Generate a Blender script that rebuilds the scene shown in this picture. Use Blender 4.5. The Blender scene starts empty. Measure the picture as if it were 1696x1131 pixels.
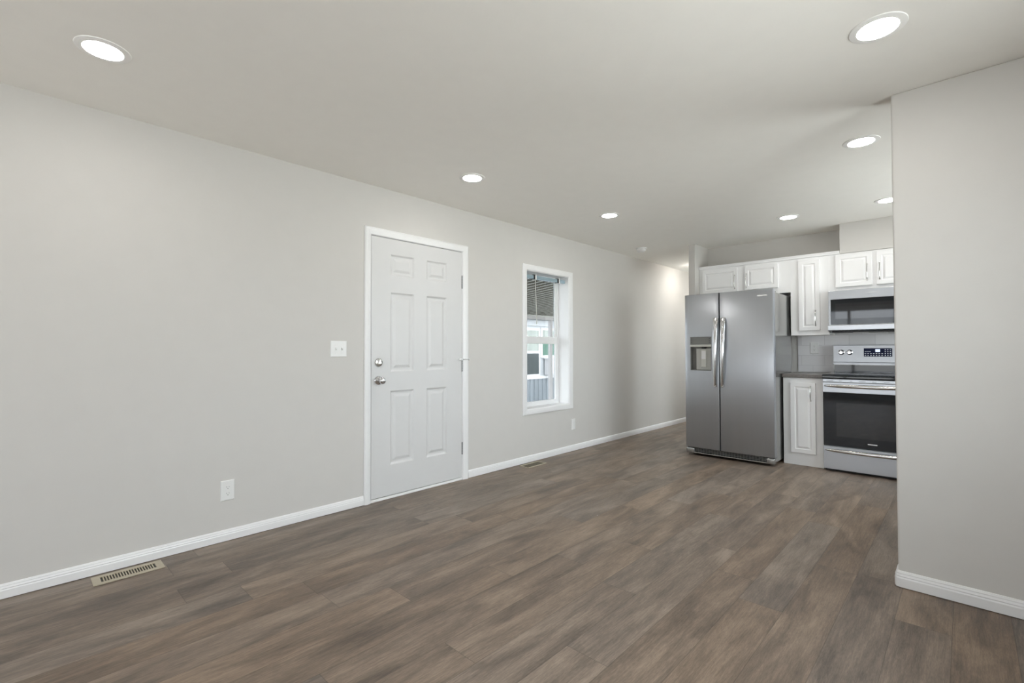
import bpy, bmesh, math, random
from mathutils import Vector, Matrix
C = bpy.context.scene
R = math.radians

# ------------------------------------------------------------------ camera
cam_data = bpy.data.cameras.new('camera')
cam = bpy.data.objects.new('camera', cam_data)
C.collection.objects.link(cam)
cam_data.sensor_width = 36.0
cam_data.lens = 791.29 / 1696 * 36.0
cam_data.clip_start = 0.02
CY, CZ = -3.3048, 1.1666
yaw, pitch, roll = 0.7590446, 0.0175931, -0.0020473
Fw = Vector((math.cos(pitch) * math.cos(yaw), math.cos(pitch) * math.sin(yaw), math.sin(pitch)))
Rt = Vector((math.sin(yaw), -math.cos(yaw), 0))
Up = Rt.cross(Fw)
R2 = Rt * math.cos(roll) + Up * math.sin(roll)
U2 = -Rt * math.sin(roll) + Up * math.cos(roll)
M = Matrix((R2, U2, -Fw)).transposed().to_4x4()
M.translation = Vector((0, CY, CZ))
cam.matrix_world = M
C.camera = cam

# ------------------------------------------------------------------ world, exposure
SKY = 11.5
LAMP = 76.0
HALL = 12.0
w = bpy.data.worlds.new('overcast_sky_ground_glow'); C.world = w; w.use_nodes = True
nt = w.node_tree; nt.nodes.clear()
wo = nt.nodes.new('ShaderNodeOutputWorld'); bg = nt.nodes.new('ShaderNodeBackground')
tc = nt.nodes.new('ShaderNodeTexCoord'); sep = nt.nodes.new('ShaderNodeSeparateXYZ')
rp = nt.nodes.new('ShaderNodeValToRGB'); mr = nt.nodes.new('ShaderNodeMapRange')
mr.inputs['From Min'].default_value = -1; mr.inputs['From Max'].default_value = 1
nt.links.new(tc.outputs['Generated'], sep.inputs[0]); nt.links.new(sep.outputs['Z'], mr.inputs['Value'])
nt.links.new(mr.outputs['Result'], rp.inputs['Fac']); nt.links.new(rp.outputs['Color'], bg.inputs['Color'])
e = rp.color_ramp.elements
e[0].position = 0.0; e[0].color = (1.0, 0.985, 0.96, 1)  # below the horizon: bright glow added to lift the ceiling
e[1].position = 1.0; e[1].color = (0.91, 0.955, 1.0, 1)
a_ = rp.color_ramp.elements.new(0.49); a_.color = (0.86, 0.86, 0.85, 1)
a_ = rp.color_ramp.elements.new(0.53); a_.color = (0.92, 0.95, 1.0, 1)
bg.inputs['Strength'].default_value = SKY
nt.links.new(bg.outputs[0], wo.inputs[0])
C.view_settings.view_transform = 'Standard'
C.view_settings.look = 'None'
C.view_settings.gamma = 1.0
C.view_settings.use_curve_mapping = False
C.view_settings.exposure = -0.02
C.cycles.use_denoising = True
C.cycles.max_bounces = 14
C.cycles.diffuse_bounces = 8
C.cycles.glossy_bounces = 5
C.cycles.sample_clamp_indirect = 6.0
C.cycles.caustics_reflective = False
C.cycles.caustics_refractive = False

H = 2.44           # ceiling height
KW = 6.09          # kitchen wall face
BX = -2.8          # wall behind the camera
SY = -4.35         # side wall

# ------------------------------------------------------------------ materials
def s2l(c):
    return tuple(((x / 255) / 12.92 if x / 255 <= 0.04045 else ((x / 255 + 0.055) / 1.055) ** 2.4) for x in c)

def mat(name, col, rough=0.5, metal=0.0, spec=0.5, bump=None, noise=None, emit=None, aniso=0.0, coat=0.0):
    """col linear; noise=(scale, amount, stretch) varies the colour; bump=(scale, strength, distance)"""
    m = bpy.data.materials.new(name); m.use_nodes = True
    t = m.node_tree; b = t.nodes['Principled BSDF']
    b.inputs['Base Color'].default_value = (*col, 1)
    b.inputs['Roughness'].default_value = rough
    b.inputs['Metallic'].default_value = metal
    b.inputs['Specular IOR Level'].default_value = spec
    b.inputs['Anisotropic'].default_value = aniso
    b.inputs['Coat Weight'].default_value = coat
    tc = t.nodes.new('ShaderNodeTexCoord')
    n = noise or (9.0, 0.02, (1, 1, 1))
    mp = t.nodes.new('ShaderNodeMapping'); mp.inputs['Scale'].default_value = n[2]
    ns = t.nodes.new('ShaderNodeTexNoise'); ns.inputs['Scale'].default_value = n[0]; ns.inputs['Detail'].default_value = 4
    mx = t.nodes.new('ShaderNodeMix'); mx.data_type = 'RGBA'
    mx.inputs['A'].default_value = (*[max(0, c * (1 - n[1])) for c in col], 1)
    mx.inputs['B'].default_value = (*[min(1, c * (1 + n[1])) for c in col], 1)
    t.links.new(tc.outputs['Object'], mp.inputs[0]); t.links.new(mp.outputs[0], ns.inputs['Vector'])
    t.links.new(ns.outputs['Fac'], mx.inputs['Factor']); t.links.new(mx.outputs['Result'], b.inputs['Base Color'])
    if bump:
        nb = t.nodes.new('ShaderNodeTexNoise'); nb.inputs['Scale'].default_value = bump[0]; nb.inputs['Detail'].default_value = 3
        bp = t.nodes.new('ShaderNodeBump'); bp.inputs['Strength'].default_value = bump[1]; bp.inputs['Distance'].default_value = bump[2]
        t.links.new(mp.outputs[0] if len(bump) > 3 else tc.outputs['Object'], nb.inputs['Vector'])
        t.links.new(nb.outputs['Fac'], bp.inputs['Height']); t.links.new(bp.outputs[0], b.inputs['Normal'])
    if emit:
        b.inputs['Emission Color'].default_value = (*emit[0], 1); b.inputs['Emission Strength'].default_value = emit[1]
    return m

MT = {}
MT['wall'] = mat('wall_paint', (0.610, 0.594, 0.568), 0.75, spec=0.3, bump=(160, 0.06, 0.002))
MT['ceil'] = mat('ceiling_paint', (0.88, 0.86, 0.82), 0.85, spec=0.2, bump=(120, 0.08, 0.002))
MT['trim'] = mat('trim_paint', (0.80, 0.80, 0.80), 0.35, bump=(60, 0.03, 0.001))
MT['door'] = mat('door_paint', (0.65, 0.648, 0.645), 0.4, bump=(70, 0.03, 0.001))
MT['cab'] = mat('cabinet_paint', (0.86, 0.86, 0.86), 0.3)
MT['plastic'] = mat('white_plastic', (0.78, 0.78, 0.77), 0.3)
MT['slot'] = mat('dark_slot', (0.05, 0.05, 0.05), 0.6)
MT['steel'] = mat('stainless_steel', (0.44, 0.455, 0.48), 0.34, metal=0.78, noise=(14, 0.05, (1, 1, 0.04)), bump=(2.2, 0.06, 0.02))
MT['steel_light'] = mat('bright_stainless', (0.52, 0.54, 0.57), 0.30, metal=0.85, noise=(14, 0.05, (1, 0.04, 1)))
MT['steel_side'] = mat('grey_side_steel', (0.42, 0.42, 0.41), 0.16, metal=0.85)
MT['chrome'] = mat('chrome', (0.66, 0.66, 0.67), 0.14, metal=1.0)
MT['nickel'] = mat('satin_nickel', (0.60, 0.59, 0.57), 0.22, metal=1.0)
MT['hinge'] = mat('hinge_steel', (0.30, 0.30, 0.30), 0.45, metal=0.8)
MT['blackglass'] = mat('black_glass', (0.008, 0.010, 0.013), 0.04, spec=0.55)
MT['black'] = mat('black_plastic', (0.012, 0.012, 0.013), 0.4)
MT['dgrey'] = mat('dispenser_grey', (0.17, 0.17, 0.16), 0.4)
MT['mgrey'] = mat('cavity_grey', (0.42, 0.42, 0.39), 0.4)
MT['lgrey'] = mat('ledge_grey', (0.52, 0.52, 0.48), 0.35)
MT['paddle'] = mat('paddle_grey', (0.68, 0.68, 0.68), 0.35)
MT['counter'] = mat('laminate_counter', (0.15, 0.135, 0.125), 0.3, noise=(70, 0.45, (1, 1, 1)))
MT['register'] = mat('beige_metal', s2l((178, 168, 148)), 0.45)
MT['louver'] = mat('dark_louver', (0.04, 0.032, 0.02), 0.5)
MT['tanlouver'] = mat('tan_louver', (0.16, 0.14, 0.10), 0.5)
MT['lamp_ring'] = mat('lamp_ring_white', (0.90, 0.89, 0.87), 0.5)
MT['lens'] = mat('lamp_lens', (0.9, 0.9, 0.9), 0.4, emit=((1.0, 0.975, 0.94), LAMP))
MT['display'] = mat('blue_display', (0.006, 0.010, 0.035), 0.3, spec=0.08)
MT['digits'] = mat('lit_digits', (0.5, 0.55, 0.7), 0.4, emit=((0.72, 0.80, 1.0), 0.9))
MT['badge'] = mat('badge_silver', (0.78, 0.78, 0.78), 0.25, metal=0.6)
MT['headrail'] = mat('blind_headrail', (0.42, 0.56, 0.64), 0.12, metal=0.5)
MT['vinyl'] = mat('white_vinyl', (0.80, 0.80, 0.80), 0.3)
MT['awning'] = mat('awning_metal', (0.10, 0.088, 0.055), 0.55)
MT['awnrib'] = mat('awning_rib', (0.72, 0.72, 0.68), 0.45)
MT['ext_white'] = mat('siding_white', (0.62, 0.64, 0.66), 0.6)
MT['ext_grey'] = mat('utility_grey', (0.66, 0.65, 0.66), 0.5)
MT['curtain'] = mat('pale_curtain', (0.42, 0.45, 0.41), 0.8, noise=(8, 0.5, (4, 1, 0.05)))
MT['curtain_dark'] = mat('dark_curtain', (0.06, 0.075, 0.075), 0.6, noise=(8, 0.6, (5, 1, 0.05)))
MT['curtain_green'] = mat('green_curtain', (0.12, 0.22, 0.17), 0.7, noise=(8, 0.5, (4, 1, 0.3)))
MT['skirt'] = mat('metal_skirting', (0.27, 0.30, 0.325), 0.4, noise=(3, 0.4, (2, 1, 0.3)))
MT['post'] = mat('post_paint', (0.62, 0.60, 0.60), 0.5)
MT['ground'] = mat('concrete_ground', (0.30, 0.30, 0.29), 0.9, noise=(3, 0.2, (1, 1, 1)))
MT['rubber'] = mat('white_rubber', (0.75, 0.75, 0.74), 0.6)

def glass_mat():
    m = bpy.data.materials.new('window_glass'); m.use_nodes = True
    t = m.node_tree; t.nodes.clear()
    o = t.nodes.new('ShaderNodeOutputMaterial'); g = t.nodes.new('ShaderNodeBsdfGlossy'); tr = t.nodes.new('ShaderNodeBsdfTransparent')
    mx = t.nodes.new('ShaderNodeMixShader'); lw = t.nodes.new('ShaderNodeFresnel'); lw.inputs['IOR'].default_value = 1.35
    g.inputs['Roughness'].default_value = 0.02; tr.inputs['Color'].default_value = (0.90, 0.93, 0.93, 1)
    t.links.new(lw.outputs[0], mx.inputs[0]); t.links.new(tr.outputs[0], mx.inputs[1]); t.links.new(g.outputs[0], mx.inputs[2])
    t.links.new(mx.outputs[0], o.inputs[0])
    return m
MT['glass'] = glass_mat()

def dimming_mat(name, tint):
    m = bpy.data.materials.new(name); m.use_nodes = True
    t = m.node_tree; t.nodes.clear()
    o = t.nodes.new('ShaderNodeOutputMaterial'); g = t.nodes.new('ShaderNodeBsdfGlossy'); tr = t.nodes.new('ShaderNodeBsdfTransparent')
    mx = t.nodes.new('ShaderNodeMixShader'); mx.inputs[0].default_value = 0.04
    g.inputs['Roughness'].default_value = 0.03; tr.inputs['Color'].default_value = (*tint, 1)
    t.links.new(tr.outputs[0], mx.inputs[1]); t.links.new(g.outputs[0], mx.inputs[2])
    t.links.new(mx.outputs[0], o.inputs[0])
    return m
MT['dimming'] = dimming_mat('dimming_glass', (0.53, 0.545, 0.55))  # made-up tint that dims the bright view outdoors
MT['tinted'] = dimming_mat('tinted_glass', (0.60, 0.61, 0.615))  # made-up tint that dims the rear windows and their reflections

def floor_mat():
    m = bpy.data.materials.new('vinyl_plank'); m.use_nodes = True
    t = m.node_tree; b = t.nodes['Principled BSDF']; L = t.links.new; N = t.nodes.new
    tc = N('ShaderNodeTexCoord'); at = N('ShaderNodeAttribute'); at.attribute_name = 'plank'
    sp = N('ShaderNodeSeparateColor'); L(at.outputs['Color'], sp.inputs[0])
    # shift every plank's print by its own random offset
    off = N('ShaderNodeVectorMath'); off.operation = 'SCALE'; off.inputs['Scale'].default_value = 37.0
    L(at.outputs['Color'], off.inputs[0])
    add = N('ShaderNodeVectorMath'); add.operation = 'ADD'
    L(tc.outputs['Object'], add.inputs[0]); L(off.outputs[0], add.inputs[1])
    def noise(scale, stretch, detail=4, rough=0.55, dist=0.0):
        mp = N('ShaderNodeMapping'); mp.inputs['Scale'].default_value = stretch; L(add.outputs[0], mp.inputs[0])
        n = N('ShaderNodeTexNoise'); n.inputs['Scale'].default_value = scale; n.inputs['Detail'].default_value = detail
        n.inputs['Roughness'].default_value = rough; n.inputs['Distortion'].default_value = dist
        L(mp.outputs[0], n.inputs['Vector']); return n
    cloud = noise(2.0, (1.0, 4.2, 1), 5, 0.6, 0.6)       # soft light and dark areas along the plank
    grain = noise(16, (0.55, 9.0, 1), 5, 0.6, 0.2)        # long fine grain
    fine = noise(60, (0.8, 6.0, 1), 3, 0.6)
    warp = noise(3.0, (0.6, 4.5, 1), 2, 0.5, 1.2)
    def math_(op, a, bb):
        n = N('ShaderNodeMath'); n.operation = op
        for i, v in enumerate((a, bb)):
            if isinstance(v, (int, float)): n.inputs[i].default_value = v
            else: L(v, n.inputs[i])
        return n.outputs[0]
    v = math_('MULTIPLY', cloud.outputs['Fac'], 1.15)
    v = math_('ADD', v, math_('MULTIPLY', math_('SUBTRACT', grain.outputs['Fac'], 0.5), 0.60))
    v = math_('ADD', v, math_('MULTIPLY', math_('SUBTRACT', fine.outputs['Fac'], 0.5), 0.42))
    v = math_('ADD', v, math_('MULTIPLY', math_('SUBTRACT', sp.outputs[0], 0.5), 0.07))
    v = math_('SUBTRACT', v, 0.08)
    cr = N('ShaderNodeValToRGB'); L(v, cr.inputs['Fac'])
    e = cr.color_ramp.elements
    e[0].position = 0.22; e[0].color = (*s2l((84, 73, 64)), 1)
    e[1].position = 0.80; e[1].color = (*s2l((152, 134, 118)), 1)
    x = cr.color_ramp.elements.new(0.5); x.color = (*s2l((119, 104, 91)), 1)
    # slight hue shift per plank: greyer or browner
    hs = N('ShaderNodeHueSaturation'); L(cr.outputs['Color'], hs.inputs['Color'])
    mrn = N('ShaderNodeMapRange'); mrn.inputs['To Min'].default_value = 0.82; mrn.inputs['To Max'].default_value = 1.12
    L(sp.outputs[1], mrn.inputs['Value']); L(mrn.outputs[0], hs.inputs['Saturation'])
    # seams
    uv = N('ShaderNodeUVMap'); uv.uv_map = 'edge'
    sx = N('ShaderNodeSeparateXYZ'); L(uv.outputs[0], sx.inputs[0])
    dx = math_('MINIMUM', sx.outputs[0], math_('SUBTRACT', 1.38, sx.outputs[0]))
    dy = math_('MINIMUM', sx.outputs[1], math_('SUBTRACT', 0.1835, sx.outputs[1]))
    d = math_('MINIMUM', dx, dy)
    sm = N('ShaderNodeMapRange'); sm.inputs['From Min'].default_value = 0.0004; sm.inputs['From Max'].default_value = 0.0022
    sm.inputs['To Min'].default_value = 0.62; sm.inputs['To Max'].default_value = 1.0; L(d, sm.inputs['Value'])
    mm = N('ShaderNodeMix'); mm.data_type = 'RGBA'; mm.blend_type = 'MULTIPLY'; mm.inputs['Factor'].default_value = 1
    L(hs.outputs['Color'], mm.inputs['A']); L(sm.outputs[0], mm.inputs['B'])
    # a few small paint chips left on the planks
    vo = N('ShaderNodeTexVoronoi'); vo.inputs['Scale'].default_value = 1.5; L(tc.outputs['Object'], vo.inputs['Vector'])
    ch = N('ShaderNodeMapRange'); ch.inputs['From Min'].default_value = 0.0035; ch.inputs['From Max'].default_value = 0.0060
    ch.inputs['To Min'].default_value = 1.0; ch.inputs['To Max'].default_value = 0.0; L(vo.outputs['Distance'], ch.inputs['Value'])
    mc = N('ShaderNodeMix'); mc.data_type = 'RGBA'; L(ch.outputs[0], mc.inputs['Factor']); L(mm.outputs['Result'], mc.inputs['A']); mc.inputs['B'].default_value = (0.6, 0.6, 0.58, 1)
    L(mc.outputs['Result'], b.inputs['Base Color'])
    rr = N('ShaderNodeMapRange'); rr.inputs['To Min'].default_value = 0.36; rr.inputs['To Max'].default_value = 0.52
    L(grain.outputs['Fac'], rr.inputs['Value']); L(rr.outputs[0], b.inputs['Roughness'])
    b.inputs['Specular IOR Level'].default_value = 0.5
    bp = N('ShaderNodeBump'); bp.inputs['Strength'].default_value = 0.12; bp.inputs['Distance'].default_value = 0.002
    hh = math_('ADD', math_('MULTIPLY', fine.outputs['Fac'], 0.5), sm.outputs[0])
    L(hh, bp.inputs['Height']); L(bp.outputs[0], b.inputs['Normal'])
    return m
MT['floor'] = floor_mat()

def tile_mat():
    m = bpy.data.materials.new('backsplash_tile'); m.use_nodes = True
    t = m.node_tree; b = t.nodes['Principled BSDF']; L = t.links.new
    tc = t.nodes.new('ShaderNodeTexCoord'); sx = t.nodes.new('ShaderNodeSeparateXYZ'); cb = t.nodes.new('ShaderNodeCombineXYZ')
    L(tc.outputs['Object'], sx.inputs[0]); L(sx.outputs[1], cb.inputs[0]); L(sx.outputs[2], cb.inputs[1])
    br = t.nodes.new('ShaderNodeTexBrick'); L(cb.outputs[0], br.inputs['Vector'])
    br.inputs['Scale'].default_value = 1.0; br.inputs['Brick Width'].default_value = 0.22; br.inputs['Row Height'].default_value = 0.11
    br.inputs['Mortar Size'].default_value = 0.003
    br.inputs['Color1'].default_value = (0.80, 0.79, 0.80, 1); br.inputs['Color2'].default_value = (0.68, 0.67, 0.68, 1)
    br.inputs['Mortar'].default_value = (0.63, 0.62, 0.63, 1)
    ns = t.nodes.new('ShaderNodeTexNoise'); ns.inputs['Scale'].default_value = 7; ns.inputs['Detail'].default_value = 4
    mx = t.nodes.new('ShaderNodeMix'); mx.data_type = 'RGBA'; mx.blend_type = 'MULTIPLY'; mx.inputs['Factor'].default_value = 0.35
    L(tc.outputs['Object'], ns.inputs['Vector']); L(br.outputs['Color'], mx.inputs['A']); L(ns.outputs['Color'], mx.inputs['B'])
    L(br.outputs['Color'], b.inputs['Base Color'])
    b.inputs['Roughness'].default_value = 0.25
    return m
MT['tile'] = tile_mat()

# ------------------------------------------------------------------ mesh helpers
def bm_new(): return bmesh.new()

def box(bm, x0, x1, y0, y1, z0, z1, bev=0.0, seg=2):
    r = bmesh.ops.create_cube(bm, size=1.0)
    vs = r['verts']
    for v in vs:
        v.co = Vector((x0 + (v.co.x + .5) * (x1 - x0), y0 + (v.co.y + .5) * (y1 - y0), z0 + (v.co.z + .5) * (z1 - z0)))
    if bev > 0:
        es = {e for v in vs for e in v.link_edges}
        bmesh.ops.bevel(bm, geom=list(es), offset=bev, segments=seg, affect='EDGES', profile=0.5)

def frame_of(axis):
    a = Vector(axis).normalized()
    u = a.orthogonal().normalized(); return a, u, a.cross(u)

def lathe(bm, origin, axis, prof, seg=32):
    """prof: list of (radius, distance along axis)"""
    a, u, v = frame_of(axis); o = Vector(origin); rings = []
    for r, d in prof:
        if r < 1e-6: rings.append([bm.verts.new(o + a * d)])
        else: rings.append([bm.verts.new(o + a * d + (u * math.cos(2 * math.pi * i / seg) + v * math.sin(2 * math.pi * i / seg)) * r) for i in range(seg)])
    for A, B in zip(rings, rings[1:]):
        for i in range(seg):
            j = (i + 1) % seg
            if len(A) == 1 and len(B) == 1: continue
            if len(A) == 1: bm.faces.new((A[0], B[i], B[j]))
            elif len(B) == 1: bm.faces.new((A[i], B[0], A[j]))
            else: bm.faces.new((A[i], B[i], B[j], A[j]))
    for ring in (rings[0], rings[-1]):
        if len(ring) > 1: bm.faces.new(ring)

def tube(bm, pts, rads, up=(0, 0, 1), seg=12, flat=1.0):
    """sweep an ellipse (rads = list of (wide, thick) half sizes) along pts"""
    pts = [Vector(p) for p in pts]; rings = []; up = Vector(up)
    for i, p in enumerate(pts):
        t = (pts[min(i + 1, len(pts) - 1)] - pts[max(i - 1, 0)]).normalized()
        s = t.cross(up).normalized(); n = s.cross(t).normalized()
        rw, rt = rads[i] if isinstance(rads, list) else rads
        rings.append([bm.verts.new(p + s * rw * math.cos(2 * math.pi * k / seg) + n * rt * math.sin(2 * math.pi * k / seg)) for k in range(seg)])
    for A, B in zip(rings, rings[1:]):
        for i in range(seg):
            j = (i + 1) % seg; bm.faces.new((A[i], B[i], B[j], A[j]))
    bm.faces.new(rings[0]); bm.faces.new(rings[-1])

def prism(bm, prof, fmap, a0, a1):
    """extrude closed profile [(p,q)] from a0 to a1; fmap(a,p,q)->xyz"""
    A = [bm.verts.new(fmap(a0, p, q)) for p, q in prof]; B = [bm.verts.new(fmap(a1, p, q)) for p, q in prof]
    n = len(prof)
    for i in range(n):
        j = (i + 1) % n; bm.faces.new((A[i], A[j], B[j], B[i]))
    bm.faces.new(A); bm.faces.new(B)

def panel_slab(bm, us, vs, panels, rings, fmap, thick):
    """a slab whose front is the grid us x vs; cells in panels get concentric rings [(inset, outward)]"""
    cache = {}
    def V(u, v, d):
        k = (round(u, 5), round(v, 5), round(d, 5))
        if k not in cache: cache[k] = bm.verts.new(fmap(u, v, d))
        return cache[k]
    for i in range(len(us) - 1):
        for j in range(len(vs) - 1):
            u0, u1, v0, v1 = us[i], us[i + 1], vs[j], vs[j + 1]
            if (i, j) not in panels:
                bm.faces.new((V(u0, v0, 0), V(u1, v0, 0), V(u1, v1, 0), V(u0, v1, 0))); continue
            prev = [V(u0, v0, 0), V(u1, v0, 0), V(u1, v1, 0), V(u0, v1, 0)]
            for ins, d in rings:
                cur = [V(u0 + ins, v0 + ins, d), V(u1 - ins, v0 + ins, d), V(u1 - ins, v1 - ins, d), V(u0 + ins, v1 - ins, d)]
                for k in range(4):
                    l = (k + 1) % 4; bm.faces.new((prev[k], prev[l], cur[l], cur[k]))
                prev = cur
            bm.faces.new(prev)
    # sides and back
    for i in range(len(us) - 1):
        for v in (vs[0], vs[-1]):
            bm.faces.new((V(us[i], v, 0), V(us[i + 1], v, 0), V(us[i + 1], v, -thick), V(us[i], v, -thick)))
    for j in range(len(vs) - 1):
        for u in (us[0], us[-1]):
            bm.faces.new((V(u, vs[j], 0), V(u, vs[j + 1], 0), V(u, vs[j + 1], -thick), V(u, vs[j], -thick)))
    for i in range(len(us) - 1):
        for j in range(len(vs) - 1):
            bm.faces.new((V(us[i], vs[j], -thick), V(us[i + 1], vs[j], -thick), V(us[i + 1], vs[j + 1], -thick), V(us[i], vs[j + 1], -thick)))

LOC = {}
def obj(name, bm, m, parent=None, smooth=False, label=None, bevel=None):
    bmesh.ops.recalc_face_normals(bm, faces=bm.faces)
    o0 = LOC.get(parent, Vector((0, 0, 0))) if parent else Vector((0, 0, 0))
    if parent and o0.length > 0: bmesh.ops.translate(bm, verts=bm.verts, vec=-o0)
    me = bpy.data.meshes.new(name); bm.to_mesh(me); bm.free()
    me.materials.append(MT[m] if isinstance(m, str) else m)
    o = bpy.data.objects.new(name, me); C.collection.objects.link(o)
    if parent: o.parent = parent; LOC[o] = o0
    if smooth:
        for p in me.polygons: p.use_smooth = True
        try:
            md = None
            me.set_sharp_from_angle(angle=R(38))
        except Exception: pass
    if bevel:
        md = o.modifiers.new('soft_edges', 'BEVEL'); md.width = bevel; md.segments = 2; md.limit_method = 'ANGLE'; md.angle_limit = R(40)
    if label: o['label'] = label
    return o

def tag(o, label, cat, group=None):
    o['label'] = label; o['category'] = cat
    if group: o['group'] = group
    return o

def thing(name, loc, label, cat, group=None):
    o = bpy.data.objects.new(name, None); C.collection.objects.link(o)
    o.location = loc; o.empty_display_size = 0.05; LOC[o] = Vector(loc)
    return tag(o, label, cat, group)

def struct(o): o['kind'] = 'structure'; return o

def struct_root(name, loc=(0, 0, 0)):
    o = bpy.data.objects.new(name, None); C.collection.objects.link(o); o.location = loc; LOC[o] = Vector(loc)
    o['kind'] = 'structure'; return o

def wall_grid(bm, us, vs, holes, fmap, thick):
    """wall with rectangular holes: holes is a set of (i,j) cells"""
    cache = {}
    def V(u, v, d):
        k = (round(u, 5), round(v, 5), round(d, 5))
        if k not in cache: cache[k] = bm.verts.new(fmap(u, v, d))
        return cache[k]
    ni, nj = len(us) - 1, len(vs) - 1
    solid = lambda i, j: 0 <= i < ni and 0 <= j < nj and (i, j) not in holes
    for i in range(ni):
        for j in range(nj):
            if not solid(i, j): continue
            u0, u1, v0, v1 = us[i], us[i + 1], vs[j], vs[j + 1]
            for d in (0, -thick):
                bm.faces.new((V(u0, v0, d), V(u1, v0, d), V(u1, v1, d), V(u0, v1, d)))
            for (di, dj, a, b) in ((-1, 0, (u0, v0), (u0, v1)), (1, 0, (u1, v0), (u1, v1)), (0, -1, (u0, v0), (u1, v0)), (0, 1, (u0, v1), (u1, v1))):
                if not solid(i + di, j + dj):
                    bm.faces.new((V(*a, 0), V(*b, 0), V(*b, -thick), V(*a, -thick)))

mapL = lambda u, v, d: (u, -d, v)                 # the long wall: u = x, outward = -y
def mapK(X): return lambda u, v, d: (X - d, u, v) # kitchen fronts: u = y, outward = -x

# ------------------------------------------------------------------ floor
random.seed(11)
bm = bm_new(); colr = bm.loops.layers.float_color.new('plank'); uvl = bm.loops.layers.uv.new('edge')
PW, PL = 0.1835, 1.38
known = {}
def row_of(y): return math.floor((y + 2.333) / PW + 1e-6)
known[0] = 1.53; known[-1] = 2.60; known[row_of(-.45)] = .828; known[row_of(-.6)] = .58
known[2] = 1.21; known[4] = 1.80; known[6] = 1.046; known[1] = 2.07
for k in range(-13, 15):
    y0, y1 = -2.333 + k * PW, -2.333 + (k + 1) * PW
    ox = known.get(k, random.uniform(0, PL))
    n = math.floor((BX - 0.4 - ox) / PL)
    while ox + n * PL < 9.2:
        xa, xb = ox + n * PL, ox + (n + 1) * PL; n += 1
        ya, yb = max(y0, SY - .1), min(y1, 0.12)
        if ya >= yb: continue
        X0, X1 = max(xa, BX - .1), min(xb, 9.0)
        if X0 >= X1: continue
        vs = [bm.verts.new((X0, ya, 0)), bm.verts.new((X1, ya, 0)), bm.verts.new((X1, yb, 0)), bm.verts.new((X0, yb, 0))]
        f = bm.faces.new(vs); c = (random.random(), random.random(), random.random(), 1)
        for l in f.loops:
            l[colr] = c; l[uvl].uv = (l.vert.co.x - xa, l.vert.co.y - y0)
bmesh.ops.remove_doubles(bm, verts=bm.verts, dist=1e-5)
for f in bm.faces:
    if f.normal.z < 0: f.normal_flip()
me = bpy.data.meshes.new('floor'); bm.to_mesh(me); bm.free(); me.materials.append(MT['floor'])
fl = bpy.data.objects.new('floor', me); C.collection.objects.link(fl); struct(fl)
# sub-floor slab gives the floor a thickness
bm = bm_new(); box(bm, BX - .1, 9.0, SY - .1, .18, -.15, -.004); struct(obj('floor_slab', bm, 'ground'))

# ------------------------------------------------------------------ shell
bm = bm_new(); box(bm, BX - .15, 9.1, SY - .15, .18, H, H + .12); struct(obj('ceiling', bm, 'ceil'))
DX0, DX1, DZ = 1.913, 2.818, 2.050
WX0, WX1, WZ0, WZ1 = 3.705, 4.430, 0.548, 1.998
us = [BX - .15, DX0 - .012, DX1 + .012, WX0, WX1, 9.1]
vs = [0, WZ0, WZ1, DZ + .012, H]
holes = {(1, 0), (1, 1), (1, 2), (3, 1)}
bm = bm_new(); wall_grid(bm, us, vs, holes, mapL, .18); struct(obj('wall_left', bm, 'wall'))
# wall behind the camera with two wide windows
mapB = lambda u, v, d: (BX + d, u, v)
BW = [(-2.15, -0.30), (-4.15, -2.40)]
us = [SY - .15, BW[1][0], BW[1][1], BW[0][0], BW[0][1], .18]; vs = [0, .25, 2.16, H]
bm = bm_new(); wall_grid(bm, us, vs, {(1, 1), (3, 1)}, mapB, .15); struct(obj('wall_rear', bm, 'wall'))
# side wall (out of the frame) and far hall wall, windows added for daylight
SW = [(0.30, 2.50, .75, 2.10), (3.40, 5.80, .90, 2.10), (6.60, 8.60, .75, 2.10)]
bm = bm_new(); us = [BX - .15, SW[0][0], SW[0][1], SW[1][0], SW[1][1], SW[2][0], SW[2][1], 9.1]; vs = [0, .75, .9, 2.10, H]
wall_grid(bm, us, vs, {(1, 1), (1, 2), (3, 2), (5, 1), (5, 2)}, lambda u, v, d: (u, SY + d, v), .15); struct(obj('wall_side', bm, 'wall'))
bm = bm_new(); wall_grid(bm, [SY, -.80, -.10, 0], [0, .75, 2.05, H], {(1, 1)}, lambda u, v, d: (9.0 - d, u, v), .1); struct(obj('wall_far', bm, 'wall'))
r = struct_root('window_7', (9.0, -.8, .75)); bm = bm_new()  # unseen window added to bring daylight into the hall
for (a, c, d, e_) in ((-.85, -.80, .70, 2.10), (-.10, -.05, .70, 2.10), (-.80, -.10, .70, .75), (-.80, -.10, 2.05, 2.10)): box(bm, 8.986, 9.0, a, c, d, e_)
obj('window_casing', bm, 'trim', r)
bm = bm_new(); box(bm, 9.05, 9.054, -.8, -.1, .75, 2.05); obj('pane', bm, 'glass', r)
# kitchen wall, hall partition, right-hand partition, boxed chase
bm = bm_new(); box(bm, KW, KW + .10, SY, -.875, 0, H); struct(obj('wall_kitchen', bm, 'wall'))
bm = bm_new(); wall_grid(bm, [5.685, 6.02, 7.15, 9.0], [0, 2.06, H], {(1, 0)}, lambda u, v, d: (u, -.875 + d, v), .08); struct(obj('wall_hall', bm, 'wall', bevel=.004))  # unseen doorway and side room added so light reaches the hall
bm = bm_new(); box(bm, 3.03, 3.14, SY, -3.05, 0, H, .008, 3); struct(obj('wall_right', bm, 'wall'))
bm = bm_new(); box(bm, 5.800, KW, -4.0, -2.392, 2.137, H, .003); struct(obj('wall_chase', bm, 'wall'))

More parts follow.
